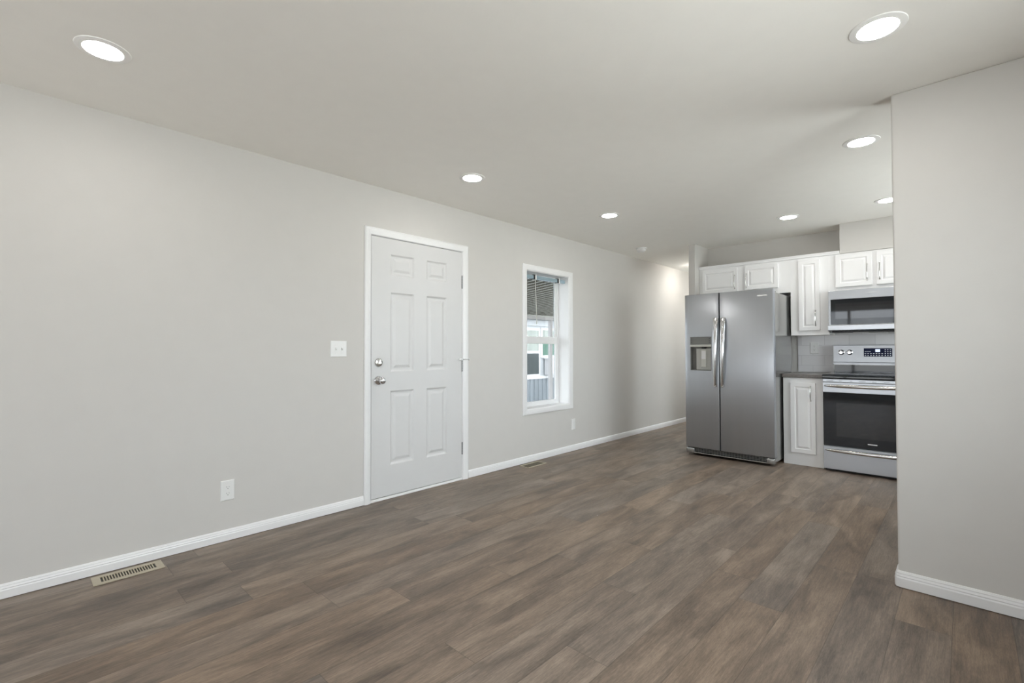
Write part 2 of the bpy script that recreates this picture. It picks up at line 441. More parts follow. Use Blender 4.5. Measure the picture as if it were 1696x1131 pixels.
# baseboards: stepped colonial profile
BP = [(0, 0.003), (.0125, 0.003), (.0125, .040), (.0105, .046), (.0115, .050), (.0085, .058), (.0085, .062), (.004, .069), (0, .070)]
def baseboard(name, fmap, a0, a1):
    b = bm_new(); prism(b, BP, fmap, a0, a1); return struct(obj(name, b, 'trim'))
fL = lambda a, p, q: (a, -p, q)
baseboard('baseboard_left', fL, BX, DX0 - .062)
baseboard('baseboard_left', fL, DX1 + .077, 8.9)
b = bm_new()
BP2 = [(p * 1.15, q * 1.14) for p, q in BP]
# runs along the front of the right partition and turns its corner
rows = []
for (x, y, nx, ny) in ((3.03, SY, -1, 0), (3.03, -3.05 - .008, -1, 0), (3.0325, -3.0525, -.72, .72), (3.03 + .008, -3.05, 0, 1), (3.14 - .008, -3.05, 0, 1), (3.1375, -3.0525, .72, .72), (3.14, -3.058, 1, 0), (3.14, SY, 1, 0)):
    rows.append([b.verts.new((x + nx * p, y + ny * p, q)) for p, q in BP2])
for A, B in zip(rows, rows[1:]):
    for i in range(len(BP2)):
        j = (i + 1) % len(BP2); b.faces.new((A[i], A[j], B[j], B[i]))
b.faces.new(rows[0]); b.faces.new(rows[-1])
struct(obj('baseboard_right', b, 'trim'))
baseboard('baseboard_hall', lambda a, p, q: (a, -.875 + p, q), 5.69, 5.96)
baseboard('baseboard_hall', lambda a, p, q: (a, -.875 + p, q), 7.21, 8.9)

# ------------------------------------------------------------------ entry door
door = struct_root('door_1', (DX0, 0, 0))
rings = [(.004, -.002), (.012, -.009), (.018, -.0105), (.030, -.0105), (.050, -.0035), (.054, -.003)]
pu = [(2.080, 2.305), (2.430, 2.650)]
us = [DX0, pu[0][0], pu[0][1], pu[1][0], pu[1][1], DX1]
vs = [.026, .263, .846, .996, 1.626, 1.760, 1.929, DZ]
pan = {(i, j) for i in (1, 3) for j in (1, 3, 5)}
b = bm_new(); panel_slab(b, us, vs, pan, rings, lambda u, v, d: (u, -.004 - d, v), .042)
obj('door_slab', b, 'door', door)
def casing(b, x0, x1, z0, z1, wl, wr, wt, wb=None, t=.016):
    """mitred picture-frame casing around the opening x0..x1, z0..z1"""
    prof = [(0, .006), (.10, .011), (.55, t), (.85, t * .95), (1, t * .55)]  # (fraction across, projection)
    loop = lambda f, d, z: None
    pts = []
    for f, d in [(0, 0)] + prof + [(1, 0)]:
        xa, xb, zt = x0 - wl * f, x1 + wr * f, z1 + wt * f
        zb = z0 - (wb * f if wb else 0)
        pts.append([b.verts.new(q) for q in ((xa, -d, zb), (xa, -d, zt), (xb, -d, zt), (xb, -d, zb))])
    n = len(pts); closed = wb is not None
    for i in range(n):
        A, B = pts[i], pts[(i + 1) % n]
        for k in range(4 if closed else 3):
            l = (k + 1) % 4; b.faces.new((A[k], A[l], B[l], B[k]))
    if not closed:
        b.faces.new([p[0] for p in pts]); b.faces.new([p[3] for p in pts])
b = bm_new(); casing(b, DX0 - .004, DX1 + .010, 0.0, DZ + .006, .055, .066, .060)
obj('door_casing', b, 'trim', door)
b = bm_new()
box(b, DX0 - .012, DX0 - .005, 0, .17, 0.001, DZ + .01); box(b, DX1 + .005, DX1 + .012, 0, .17, .001, DZ + .01); box(b, DX0 - .012, DX1 + .012, 0, .17, DZ + .005, DZ + .012)
box(b, DX0 - .006, DX0 + .012, .048, .17, .001, DZ + .006); box(b, DX1 - .012, DX1 + .006, .048, .17, .001, DZ + .006); box(b, DX0, DX1, .048, .17, DZ - .012, DZ + .006)
obj('door_jamb', b, 'trim', door)
b = bm_new(); prism(b, [(-.006, .001), (-.006, .012), (.0, .020), (.16, .022), (.16, .001)], lambda a, p, q: (a, p, q), DX0 - .004, DX1 + .004)
obj('threshold', b, 'plastic', door)
b = bm_new(); box(b, DX0 - .012, DX1 + .012, .165, .175, 0.001, DZ + .01); obj('outer_skin', b, 'door', door)
# deadbolt with a triangular thumb turn
b = bm_new(); lathe(b, (1.976, -.004, 1.072), (0, -1, 0), [(0, 0), (.0325, 0), (.0325, .006), (.029, .012), (.021, .015), (0, .016)])
db = obj('deadbolt', b, 'nickel', door, True)
b = bm_new(); tz = 1.072
prism(b, [(-.013, -.012), (.013, -.012), (.016, -.007), (.004, .021), (0, .024), (-.004, .021), (-.016, -.007)], lambda a, p, q: (1.976 + p, -.004 - a, tz + q), .014, .024)
obj('thumb_turn', b, 'nickel', db, bevel=.002)
# knob
b = bm_new(); kz = .932; ky = (1.974, -.004, kz)
lathe(b, ky, (0, -1, 0), [(0, 0), (.034, 0), (.034, .004), (.030, .010), (.018, .014), (.0125, .018), (.0115, .036), (.016, .042), (.0235, .049), (.0265, .058), (.0255, .068), (.020, .075), (.012, .078), (0, .0785)], 40)
kn = obj('doorknob', b, 'chrome', door, True)
b = bm_new(); lathe(b, (1.974, -.0825, kz), (0, -1, 0), [(0, 0), (.006, 0), (.006, .004), (0, .005)], 16); obj('lock_button', b, 'nickel', kn, True)
# hinges
for z0, z1 in ((1.722, 1.836), (.972, 1.074), (.228, .334)):
    b = bm_new()
    box(b, DX1 - .002, DX1 + .009, -.0035, .0, z0, z1)
    for k in range(5):
        h = (z1 - z0) / 5
        lathe(b, (DX1 + .0045, -.0075, z0 + k * h + .0008), (0, 0, 1), [(0, 0), (.0062, 0), (.0062, h - .0016), (0, h - .0016)], 14)
    lathe(b, (DX1 + .0045, -.0075, z1), (0, 0, 1), [(0, 0), (.0048, 0), (.0048, .004), (0, .006)], 12)
    obj('hinge', b, 'hinge', door)
# hinge-pin door stop
b = bm_new(); hx, hy, hz = DX1 + .0045, -.0085, 1.082
tube(b, [(hx - .03, -.036, hz), (hx, -.014, hz), (hx + .035, -.026, hz), (hx + .062, -.032, hz)], (.0035, .0035)); lathe(b, (hx, hy, hz - .006), (0, 0, 1), [(0, 0), (.009, 0), (.009, .012), (0, .012)], 14)
ds = obj('door_stop', b, 'chrome', door, True)
b = bm_new()
lathe(b, (hx - .030, -.036, hz), (-.75, .5, 0), [(0, 0), (.010, 0), (.012, .010), (.009, .022), (0, .024)], 18); lathe(b, (hx + .058, -.031, hz), (.7, .6, 0), [(0, 0), (.008, 0), (.009, .012), (0, .014)], 16)
obj('rubber_tip', b, 'rubber', ds, True)
# latch plates in the gap
for z0, z1 in ((1.050, 1.098), (.905, .958)):
    b = bm_new(); box(b, DX0 - .0045, DX0 - .0005, -.003, .02, z0, z1); obj('strike_plate', b, 'hinge', door)

# ------------------------------------------------------------------ window with casing, deep white returns, single-hung sashes
win = struct_root('window_1', (WX0, 0, WZ0))
b = bm_new(); casing(b, WX0, WX1, WZ0, WZ1, .066, .072, .062, .058, .014); obj('window_casing', b, 'trim', win)
b = bm_new()
t = .004
box(b, WX0, WX0 + t, 0, .142, WZ0, WZ1); box(b, WX1 - t, WX1, 0, .142, WZ0, WZ1); box(b, WX0, WX1, 0, .142, WZ1 - t, WZ1); box(b, WX0, WX1, 0, .142, WZ0, WZ0 + t)
obj('window_return', b, 'trim', win)
GX0, GX1 = 3.775, 4.376
b = bm_new()
def rect_frame(b, x0, x1, z0, z1, y0, y1, l, r, bt, tp):
    box(b, x0, x0 + l, y0, y1, z0, z1); box(b, x1 - r, x1, y0, y1, z0, z1)
    box(b, x0 + l, x1 - r, y0, y1, z0, z0 + bt); box(b, x0 + l, x1 - r, y0, y1, z1 - tp, z1)
rect_frame(b, WX0, WX1, WZ0, WZ1, .142, .18, .030, .030, .024, .022)
obj('window_frame', b, 'vinyl', win)
b = bm_new(); rect_frame(b, WX0 + .028, WX1 - .028, WZ0 + .022, 1.312, .146, .172, .040, .031, .028, .078)
lo = obj('lower_sash', b, 'vinyl', win, bevel=.002)
b = bm_new(); box(b, GX0 - .005, GX1 + .004, .157, .160, .59, 1.238); obj('pane', b, 'dimming', lo)
b = bm_new(); rect_frame(b, WX0 + .028, WX1 - .028, 1.280, WZ1 - .020, .160, .182, .040, .022, .034, .012)
up = obj('upper_sash', b, 'vinyl', win, bevel=.002)
b = bm_new(); box(b, GX0 - .005, GX1 + .004, .170, .173, 1.30, 1.968); obj('pane', b, 'dimming', up)
b = bm_new(); box(b, 4.04, 4.09, .138, .150, 1.300, 1.318, .002); obj('sash_lock', b, 'vinyl', win)

# raised blind: head rail, brackets, tilt wand
bl = thing('window_blind', (4.06, .06, 1.93), 'blue-grey blind head rail with white clips and a thin wand inside the window', 'blind')
b = bm_new(); box(b, 3.715, 4.424, .045, .085, 1.930, 1.968, .003); obj('head_rail', b, 'headrail', bl)
for x in (3.905, 4.315):
    b = bm_new(); box(b, x - .009, x + .009, .040, .090, 1.922, 1.985, .002); cl_ = obj('clip', b, 'plastic', bl)
    b = bm_new(); box(b, x - .034, x - .0095, .0415, .0885, 1.926, 1.975, .001); obj('clip_bracket', b, 'black', cl_)
b = bm_new(); tube(b, [(3.905, .05, 1.93), (3.912, .048, 1.70), (3.922, .047, 1.47)], (.0032, .0032), up=(0, 1, 0), seg=8); lathe(b, (3.922, .047, 1.475), (0, 0, -1), [(0, 0), (.005, 0), (.006, .03), (0, .034)], 10)
obj('tilt_wand', b, 'lgrey', bl, True)

# ------------------------------------------------------------------ windows out of the frame; side-wall ones are added to light the rooms
def back_window(name, y0, y1, z0, z1):
    r = struct_root(name, (BX, y0, z0))
    b = bm_new(); X0 = BX
    for (a, c, d, e_) in ((y0 - .06, y1 + .06, z1, z1 + .06), (y0 - .06, y1 + .06, z0 - .06, z0), (y0 - .06, y0, z0, z1), (y1, y1 + .06, z0, z1)):
        box(b, X0, X0 + .014, a, c, d, e_)
    obj('window_casing', b, 'trim', r)
    b = bm_new()
    ym = (y0 + y1) / 2
    for (a, c, d, e_) in ((y0, y0 + .05, z0, z1), (y1 - .05, y1, z0, z1), (y0 + .05, y1 - .05, z0, z0 + .05), (y0 + .05, y1 - .05, z1 - .05, z1), (ym - .03, ym + .03, z0 + .05, z1 - .05)):
        box(b, X0 - .12, X0 - .06, a, c, d, e_)
    f = obj('window_frame', b, 'vinyl', r)
    b = bm_new(); box(b, X0 - .095, X0 - .091, y0 + .05, y1 - .05, z0 + .05, z1 - .05); obj('pane', b, 'tinted', f)
back_window('window_3', BW[0][0], BW[0][1], .25, 2.16)
back_window('window_2', BW[1][0], BW[1][1], .25, 2.16)
for k, (xa, xb, zl, zh) in enumerate(SW):
    r = struct_root('window_%d' % (4 + k), (xa, SY, zl))  # unseen side-wall windows, added for daylight
    b = bm_new()
    for (a, c, d, e_) in ((xa - .06, xb + .06, zh, zh + .06), (xa - .06, xb + .06, zl - .06, zl), (xa - .06, xa, zl, zh), (xb, xb + .06, zl, zh)): box(b, a, c, SY, SY + .014, d, e_)
    obj('window_casing', b, 'trim', r)
    b = bm_new(); rect_frame(b, xa, xb, zl, zh, SY - .12, SY - .06, .05, .05, .05, .05); box(b, (xa + xb) / 2 - .03, (xa + xb) / 2 + .03, SY - .12, SY - .06, zl + .05, zh - .05)
    f = obj('window_frame', b, 'vinyl', r)
    b = bm_new(); box(b, xa + .05, xb - .05, SY - .095, SY - .091, zl + .05, zh - .05); obj('pane', b, 'glass', f)

# ------------------------------------------------------------------ switch and outlets
def plate(b, fmap, u0, u1, v0, v1, d=.006):
    ins = .004
    A = [b.verts.new(fmap(u, v, 0)) for u, v in ((u0, v0), (u1, v0), (u1, v1), (u0, v1))]
    B = [b.verts.new(fmap(u, v, d * .5)) for u, v in ((u0, v0), (u1, v0), (u1, v1), (u0, v1))]
    D = [b.verts.new(fmap(u, v, d)) for u, v in ((u0 + ins, v0 + ins), (u1 - ins, v0 + ins), (u1 - ins, v1 - ins), (u0 + ins, v1 - ins))]
    for P, Q in ((A, B), (B, D)):
        for k in range(4):
            l = (k + 1) % 4; b.faces.new((P[k], P[l], Q[l], Q[k]))
    b.faces.new(D); b.faces.new(A)
def mbox(b, fmap, u0, u1, v0, v1, d0, d1):
    P = [b.verts.new(fmap(u, v, d)) for d in (d0, d1) for u, v in ((u0, v0), (u1, v0), (u1, v1), (u0, v1))]
    for q in ((0, 1, 2, 3), (4, 5, 6, 7), (0, 1, 5, 4), (1, 2, 6, 5), (2, 3, 7, 6), (3, 0, 4, 7)): b.faces.new([P[i] for i in q])

sw = thing('light_switch', (1.6515, 0, 1.176), 'white double toggle switch plate on the wall beside the entry door', 'light switch')
b = bm_new(); plate(b, mapL, 1.590, 1.713, 1.118, 1.234); obj('wall_plate', b, 'plastic', sw)
for u in (1.628, 1.675):
    b = bm_new()
    prism(b, [(.005, -.011), (.005, .011), (.008, .010), (.019, .006), (.020, .001), (.008, -.008)], lambda a, p, q: (a, -p, 1.176 + q), u - .005, u + .005)
    obj('toggle', b, 'plastic', sw)
for u in (1.628, 1.675):
    for v in (1.146, 1.206):
        b = bm_new(); lathe(b, (u, -.006, v), (0, -1, 0), [(0, 0), (.003, 0), (.0025, .001), (0, .0012)], 10); obj('screw', b, 'plastic', sw)

def duplex(root, fmap, uc, vc, w_=.076, h_=.122):
    b = bm_new(); plate(b, fmap, uc - w_ / 2, uc + w_ / 2, vc - h_ / 2, vc + h_ / 2); obj('wall_plate', b, 'plastic', root)
    for s in (-1, 1):
        b = bm_new(); c = vc + s * .0195
        n = 20; A = []; B = []
        for k in range(n):
            a = 2 * math.pi * k / n; uu = uc + .0172 * math.cos(a); vv = c + max(-.0125, min(.0125, .0172 * math.sin(a)))
            A.append(b.verts.new(fmap(uu, vv, .005))); B.append(b.verts.new(fmap(uu, vv, .0078)))
        for k in range(n): b.faces.new((A[k], A[(k + 1) % n], B[(k + 1) % n], B[k]))
        b.faces.new(A); b.faces.new(B)
        rc = obj('receptacle', b, 'plastic', root)
        b = bm_new(); mbox(b, fmap, uc - .0075, uc - .0058, c - .001, c + .007, .0074, .0081); mbox(b, fmap, uc + .0058, uc + .0075, c, c + .006, .0074, .0081)
        mbox(b, fmap, uc - .002, uc + .002, c - .0095, c - .0055, .0074, .0081); obj('socket_slots', b, 'slot', rc)
ou = thing('wall_outlet', (.938, 0, .3075), 'white duplex outlet low on the wall between floor register and door', 'outlet')
duplex(ou, mapL, .938, .3075)
o2 = thing('wall_outlet', (4.512, 0, .304), 'small white outlet low on the wall below the window', 'outlet')
b = bm_new(); plate(b, mapL, 4.475, 4.549, .242, .366); obj('wall_plate', b, 'plastic', o2)
b = bm_new(); mbox(b, mapL, 4.495, 4.529, .270, .338, .004, .0085)
obj('receptacle', b, 'plastic', o2)

# ------------------------------------------------------------------ floor registers
def register(loc, L_, W_, nslot, label, slot_mat, flange):
    r = thing('floor_register', loc, label, 'floor vent')
    x0, x1, y0, y1 = loc[0] - L_ / 2, loc[0] + L_ / 2, loc[1] - W_ / 2, loc[1] + W_ / 2
    b = bm_new()
    us = [x0, x0 + flange[0], x1 - flange[0], x1]; vs = [y0, y0 + flange[1], y1 - flange[1], y1]
    wall_grid(b, us, vs, {(1, 1)}, lambda u, v, d: (u, v, .006 + d), .0055)
    obj('frame', b, 'register', r, bevel=.003)
    b = bm_new(); box(b, us[1] - .002, us[2] + .002, vs[1] - .002, vs[2] + .002, .0006, .0012); obj('duct', b, slot_mat, r)
    b = bm_new(); xa, xb = us[1], us[2]; st = (xb - xa) / nslot
    for k in range(1, nslot):
        x = xa + k * st
        box(b, x - st * .19, x + st * .19, vs[1], vs[2], .0012, .0052)
    obj('slats', b, 'register' if slot_mat == 'louver' else 'tanlouver', r)
    return r
register((.449, -.105, 0), .294, .124, 20, 'beige slotted metal floor register beside the baseboard at lower left', 'louver', (.034, .028))
register((3.681, -.108, 0), .282, .130, 14, 'tan floor register with brown grille, on the floor below the window', 'tanlouver', (.012, .020))

# ------------------------------------------------------------------ ceiling lights
LG = 'recessed ceiling lights'
def build_light(label):
    r = thing('recessed_light', (0, 0, H), label, 'ceiling light', LG)
    LOC[r] = Vector((0, 0, 0))
    b = bm_new()
    seg = 48; prof = [(.0675, -.0045), (.069, -.006), (.080, -.0055), (.0935, -.003), (.095, 0), (.0675, 0)]
    rg = [[b.verts.new((rr * math.cos(2 * math.pi * k / seg), rr * math.sin(2 * math.pi * k / seg), z)) for k in range(seg)] for rr, z in prof]
    for i in range(len(prof)):
        A, B = rg[i], rg[(i + 1) % len(prof)]
        for k in range(seg): b.faces.new((A[k], A[(k + 1) % seg], B[(k + 1) % seg], B[k]))
    obj('trim_ring', b, 'lamp_ring', r, True)
    b = bm_new(); lathe(b, (0, 0, 0), (0, 0, -1), [(0, 0.0005), (.0665, .0005), (.0670, .004), (.050, .0085), (.025, .0105), (0, .011)], 48); obj('lens', b, 'lens', r, True)
    return r
base_light = build_light('x')
LIGHTS = [  # lights outside the view are added to brighten the rooms
 ((.262, -.675), 'round recessed ceiling light at upper left, nearest the camera on the entry wall side'),
 ((2.348, -.675), 'round recessed ceiling light over the entry door'),
 ((3.905, -.874), 'small round recessed ceiling light beyond the door, above the window'),
 ((2.359, -3.07), 'recessed ceiling light at the very top right, nearest of the three by the right wall'),
 ((3.587, -2.858), 'recessed ceiling light just left of the right wall, middle of its three'),
 ((5.156, -2.085), 'recessed ceiling light above the tall kitchen cabinet and the fridge side'),
 ((5.154, -2.844), 'recessed ceiling light over the range, partly cut off by the right wall edge'),
 ((.262, -3.07), 'recessed ceiling light added above the camera, outside the picture, to brighten the room'),
 ((-1.75, -.675), 'unseen recessed ceiling light added behind the camera near the entry wall for brightness'),
 ((8.35, -.455), 'recessed ceiling light added at the far end of the hallway, out of sight, to brighten it'),
 ((6.85, -1.75), 'unseen recessed ceiling light in the added side room, near its doorway, to brighten the hallway'),
 ((8.0, -3.0), 'unseen recessed ceiling light deep in the added side room off the hallway, for brightness'),
 ((-1.75, -3.07), 'unseen recessed ceiling light added behind the camera near the side wall for brightness'),
]
for i, ((x, y), lab) in enumerate(LIGHTS):
    if i == 0: r = base_light
    else:
        r = base_light.copy(); C.collection.objects.link(r)
        for ch in list(base_light.children):
            c = ch.copy(); C.collection.objects.link(c); c.parent = r
    r.location = (x, y, H); r['label'] = lab

hl = thing('flush_light', (7.10, -.48, H), 'round flush ceiling light in the hallway, hidden behind the partition end', 'ceiling light')
b = bm_new(); lathe(b, (7.10, -.48, H), (0, 0, -1), [(0, 0), (.095, 0), (.095, .018), (0, .018)], 40); obj('base', b, 'plastic', hl, True)
MT['lens2'] = mat('warm_lamp_lens', (0.9, 0.9, 0.9), 0.4, emit=((1.0, 0.96, 0.90), 7.0 * HALL))
b = bm_new(); lathe(b, (7.10, -.48, H - .018), (0, 0, -1), [(0, 0), (.088, 0), (.084, .02), (.066, .038), (.035, .048), (0, .051)], 40); obj('glass_dome', b, 'lens2', hl, True)

# smoke detector
sd = thing('smoke_detector', (5.455, -.369, H), 'small round white smoke detector on the ceiling before the hallway', 'smoke detector')
b = bm_new(); lathe(b, (5.455, -.369, H), (0, 0, -1), [(0, 0), (.068, 0), (.068, .009), (.060, .012), (0, .012)], 36); obj('base', b, 'plastic', sd, True)
b = bm_new(); lathe(b, (5.455, -.369, H - .012), (0, 0, -1), [(0, 0), (.052, 0), (.056, .006), (.054, .024), (.040, .034), (0, .036)], 36); obj('cover', b, 'plastic', sd, True)

# ------------------------------------------------------------------ kitchen cabinets
CR = [(.038, 0), (.040, -.004), (.048, -.005), (.066, .0005), (.069, .001)]   # raised centre panel profile
def cab_door(parent, X, y0, y1, z0, z1, rails=None, hy=None, hz=None, hlabel=None):
    b = bm_new()
    panel_slab(b, [y0, y1], [z0, z1], {(0, 0)}, rails or [(.002, .0015), (.040, .0015), (.043, -.0045), (.050, -.005), (.066, .0015), (.068, .002)], mapK(X - .019), .018)
    d = obj('cabinet_door', b, 'cab', parent, bevel=.0012)
    if hy is not None:
        b = bm_new(); x = X - .019; za, zb = hz
        n = 12; pts = []; rad = []
        for k in range(n + 1):
            s = k / n; pts.append((x - .002 - .026 * math.sin(math.pi * s) ** .6, hy, za + (zb - za) * s)); rad.append((.0042, .0036))
        tube(b, pts, rad, up=(0, 1, 0), seg=10)
        for z in (za, zb): lathe(b, (x, hy, z), (-1, 0, 0), [(0, 0), (.0065, 0), (.0065, .004), (0, .006)], 12)
        obj('handle', b, 'nickel', d, True)
    return d
def carcass(parent, X, X1, y0, y1, z0, z1, hole=None):
    b = bm_new(); box(b, X, X1, y0, y1, z0, z1)
    return obj('carcass', b, 'cab', parent)
XU = 5.812
c1 = thing('wall_cabinet', (XU, -1.45, 1.782), 'short white two-door wall cabinet over the refrigerator', 'cabinet')
carcass(c1, XU, KW - .001, -1.944, -.957, 1.782, 2.135)
cab_door(c1, XU, -1.402, -.998, 1.838, 2.115, hy=-1.374, hz=(1.872, 2.028))
cab_door(c1, XU, -1.826, -1.482, 1.846, 2.110, hy=-1.500, hz=(1.870, 2.028))
c2 = thing('wall_cabinet', (XU, -2.11, 1.322), 'tall narrow white wall cabinet between refrigerator and microwave', 'cabinet')
carcass(c2, XU, KW - .001, -2.2937, -1.9442, 1.322, 2.135)
cab_door(c2, XU, -2.215, -2.022, 1.363, 2.106, hy=-2.177, hz=(1.416, 1.572))
b = bm_new(); box(b, XU - .004, KW - .001, -2.300, -1.940, 1.316, 1.3215, .001); obj('bottom_lip', b, 'cab', c2)
c3 = thing('wall_cabinet', (XU, -2.675, 1.762), 'white wall cabinet with two doors above the microwave', 'cabinet')
carcass(c3, XU, KW - .001, -3.056, -2.294, 1.762, 2.135)
cab_door(c3, XU, -2.655, -2.355, 1.796, 2.118, hy=-2.616, hz=(1.846, 2.004))
cab_door(c3, XU, -2.990, -2.690, 1.796, 2.118, hy=-2.714, hz=(1.846, 2.004))
b = bm_new()
prism(b, [(XU - .012, 2.136), (XU - .014, 2.150), (XU - .022, 2.163), (XU - .022, 2.168), (XU + .02, 2.168), (XU + .02, 2.136)], lambda a, p, q: (p, a, q), -2.391, -.957)
tag(obj('cornice', b, 'cab'), 'thin white cornice strip along the tops of the wall cabinets', 'moulding')
# dust top behind the cornice
b = bm_new(); box(b, XU + .02, KW - .001, -2.391, -.957, 2.136, 2.150); struct(obj('trim_1', b, 'wall'))

XB = 5.500
cb = thing('base_cabinet', (XB, -2.114, 0), 'narrow white base cabinet between refrigerator and range', 'cabinet')
carcass(cb, XB, KW - .001, -2.288, -1.938, .075, .880)
b = bm_new(); box(b, XB + .004, XB + .02, -2.288, -1.936, .001, .0745, .001); box(b, XB + .02, KW - .001, -1.952, -1.938, .001, .0745); obj('toe_kick', b, 'cab', cb)
cab_door(cb, XB, -2.226, -2.006, .126, .830, hy=-2.186, hz=(.655, .800))
b = bm_new(); box(b, XB - .022, KW - .001, -2.291, -1.930, .881, .916, .006, 3)
tag(obj('countertop', b, 'counter'), 'dark grey laminate countertop on the narrow base cabinet', 'countertop')
b = bm_new(); box(b, KW - .010, KW - .0005, -3.4, -1.947, .917, 1.40); struct(obj('trim_2', b, 'tile'))
o3 = thing('wall_outlet', (KW - .01, -2.105, 1.18), 'pale outlet on the tiled backsplash beside the range', 'outlet')
duplex(o3, mapK(KW - .01), -2.105, 1.180, .080, .125)

# ------------------------------------------------------------------ refrigerator
FX = 5.205; FY0, FY1, FGAP = -1.930, -1.027, -1.4065
fr = thing('refrigerator', (FX + .4, -1.478, 0), 'stainless side-by-side refrigerator with ice dispenser in the left door', 'refrigerator')
b = bm_new(); box(b, FX + .082, 5.90, FY0 + .008, FY1 - .008, .035, 1.745, .006); obj('body', b, 'steel_side', fr)
b = bm_new(); box(b, FX + .070, FX + .083, FY0 + .014, FY1 - .014, .09, 1.74); obj('gasket', b, 'black', fr)
DZ0, DZ1 = .092, 1.772
def bowed(y, ya, yb, depth=.010):
    s = (y - ya) / (yb - ya); return depth * (1 - (2 * s - 1) ** 2)
def fridge_door(y0, y1, hole=None, label=None):
    b = bm_new(); ny = 17
    ys = sorted(set([y0 + (y1 - y0) * k / ny for k in range(ny + 1)] + (list(hole[:2]) if hole else []) + [y0 + .004, y1 - .004]))
    zs = [DZ0, DZ0 + .004] + (list(hole[2:]) if hole else []) + [DZ1 - .004, DZ1]
    cache = {}
    def front(y):
        edge = min(y - y0, y1 - y); r = .012
        roll = 0 if edge >= r else (r - math.sqrt(max(0, r * r - (r - edge) ** 2)))
        return FX + .010 - bowed(y, FY0, FY1, .010) + roll
    def V(y, z, x):
        k = (round(y, 5), round(z, 5), round(x, 5))
        if k not in cache: cache[k] = b.verts.new((x, y, z))
        return cache[k]
    XBk = FX + .070
    def P(y, z): return V(y, z, front(y) + (.003 if z in (DZ0, DZ1) else 0))
    for i in range(len(ys) - 1):
        for j in range(len(zs) - 1):
            ya, yb, za, zb = ys[i], ys[i + 1], zs[j], zs[j + 1]
            inh = hole and hole[0] - 1e-6 <= ya and yb <= hole[1] + 1e-6 and hole[2] - 1e-6 <= za and zb <= hole[3] + 1e-6
            if not inh: b.faces.new((P(ya, za), P(yb, za), P(yb, zb), P(ya, zb)))
            b.faces.new((V(ya, za, XBk), V(yb, za, XBk), V(yb, zb, XBk), V(ya, zb, XBk)))
        for z in (DZ0, DZ1):
            b.faces.new((P(ys[i], z), P(ys[i + 1], z), V(ys[i + 1], z, XBk), V(ys[i], z, XBk)))
    for j in range(len(zs) - 1):
        for y in (y0, y1):
            b.faces.new((P(y, zs[j]), P(y, zs[j + 1]), V(y, zs[j + 1], XBk), V(y, zs[j], XBk)))
    if hole:
        ha, hb, hc, hd = hole; xi = FX + .060
        hys = [y for y in ys if ha - 1e-6 <= y <= hb + 1e-6]
        for i in range(len(hys) - 1):
            for z in (hc, hd): b.faces.new((P(hys[i], z), P(hys[i + 1], z), V(hys[i + 1], z, xi), V(hys[i], z, xi)))
            b.faces.new((V(hys[i], hc, xi), V(hys[i + 1], hc, xi), V(hys[i + 1], hd, xi), V(hys[i], hd, xi)))
        for y in (ha, hb): b.faces.new((P(y, hc), P(y, hd), V(y, hd, xi), V(y, hc, xi)))
    return b, front
HOLE = (-1.322, -1.090, .936, 1.306)
b, frontL = fridge_door(FGAP + .0035, FY1, HOLE); dl = obj('freezer_door', b, 'steel', fr, True)
b, frontR = fridge_door(FY0, FGAP - .0035); dr = obj('fridge_door', b, 'steel', fr, True)
# dispenser inside the left door
xf = FX + .004
b = bm_new(); box(b, xf - .003, xf + .05, HOLE[0] + .001, HOLE[1] - .001, 1.222, 1.305, .002); obj('control_panel', b, 'dgrey', dl, label='dark grey control panel above the dispenser recess')
b = bm_new(); prism(b, [(xf - .010, 1.196), (xf - .012, 1.206), (xf - .002, 1.221), (xf + .05, 1.221), (xf + .05, 1.196)], lambda a, p, q: (p, a, q), HOLE[0] + .001, HOLE[1] - .001)
obj('ledge', b, 'lgrey', dl)
b = bm_new()
# recess lining: back, sides, floor
box(b, xf + .050, xf + .054, HOLE[0] + .001, HOLE[1] - .001, .937, 1.196)
box(b, xf, xf + .05, HOLE[0] + .001, HOLE[0] + .006, .937, 1.196); box(b, xf, xf + .05, HOLE[1] - .006, HOLE[1] - .001, .937, 1.196)
box(b, xf - .002, xf + .05, HOLE[0] + .006, HOLE[1] - .006, .937, .944)
obj('recess', b, 'dgrey', dl)
b = bm_new(); box(b, xf + .018, xf + .050, -1.315, -1.150, .9445, 1.180, .004); obj('chute_housing', b, 'mgrey', dl)
b = bm_new(); box(b, xf + .006, xf + .017, -1.262, -1.205, .975, 1.165, .004); obj('dispenser_paddle', b, 'lgrey', dl)
b = bm_new(); box(b, xf + .003, xf + .0055, -1.258, -1.214, 1.062, 1.152, .001); obj('paddle_plate', b, 'paddle', dl, label='pale grey rectangle on the dispenser paddle')
b = bm_new(); lathe(b, (xf + .022, -1.235, 1.1955), (0, 0, -1), [(0, 0), (.030, 0), (.024, .018), (0, .018)], 20); obj('spout', b, 'black', dl, True)
for yy in (-1.303, -1.108):
    b = bm_new()
    for zz in (1.243, 1.262, 1.284): box(b, xf - .0042, xf - .0028, yy - .005, yy + .005, zz - .0025, zz + .0025)
    obj('panel_button', b, 'black', dl)
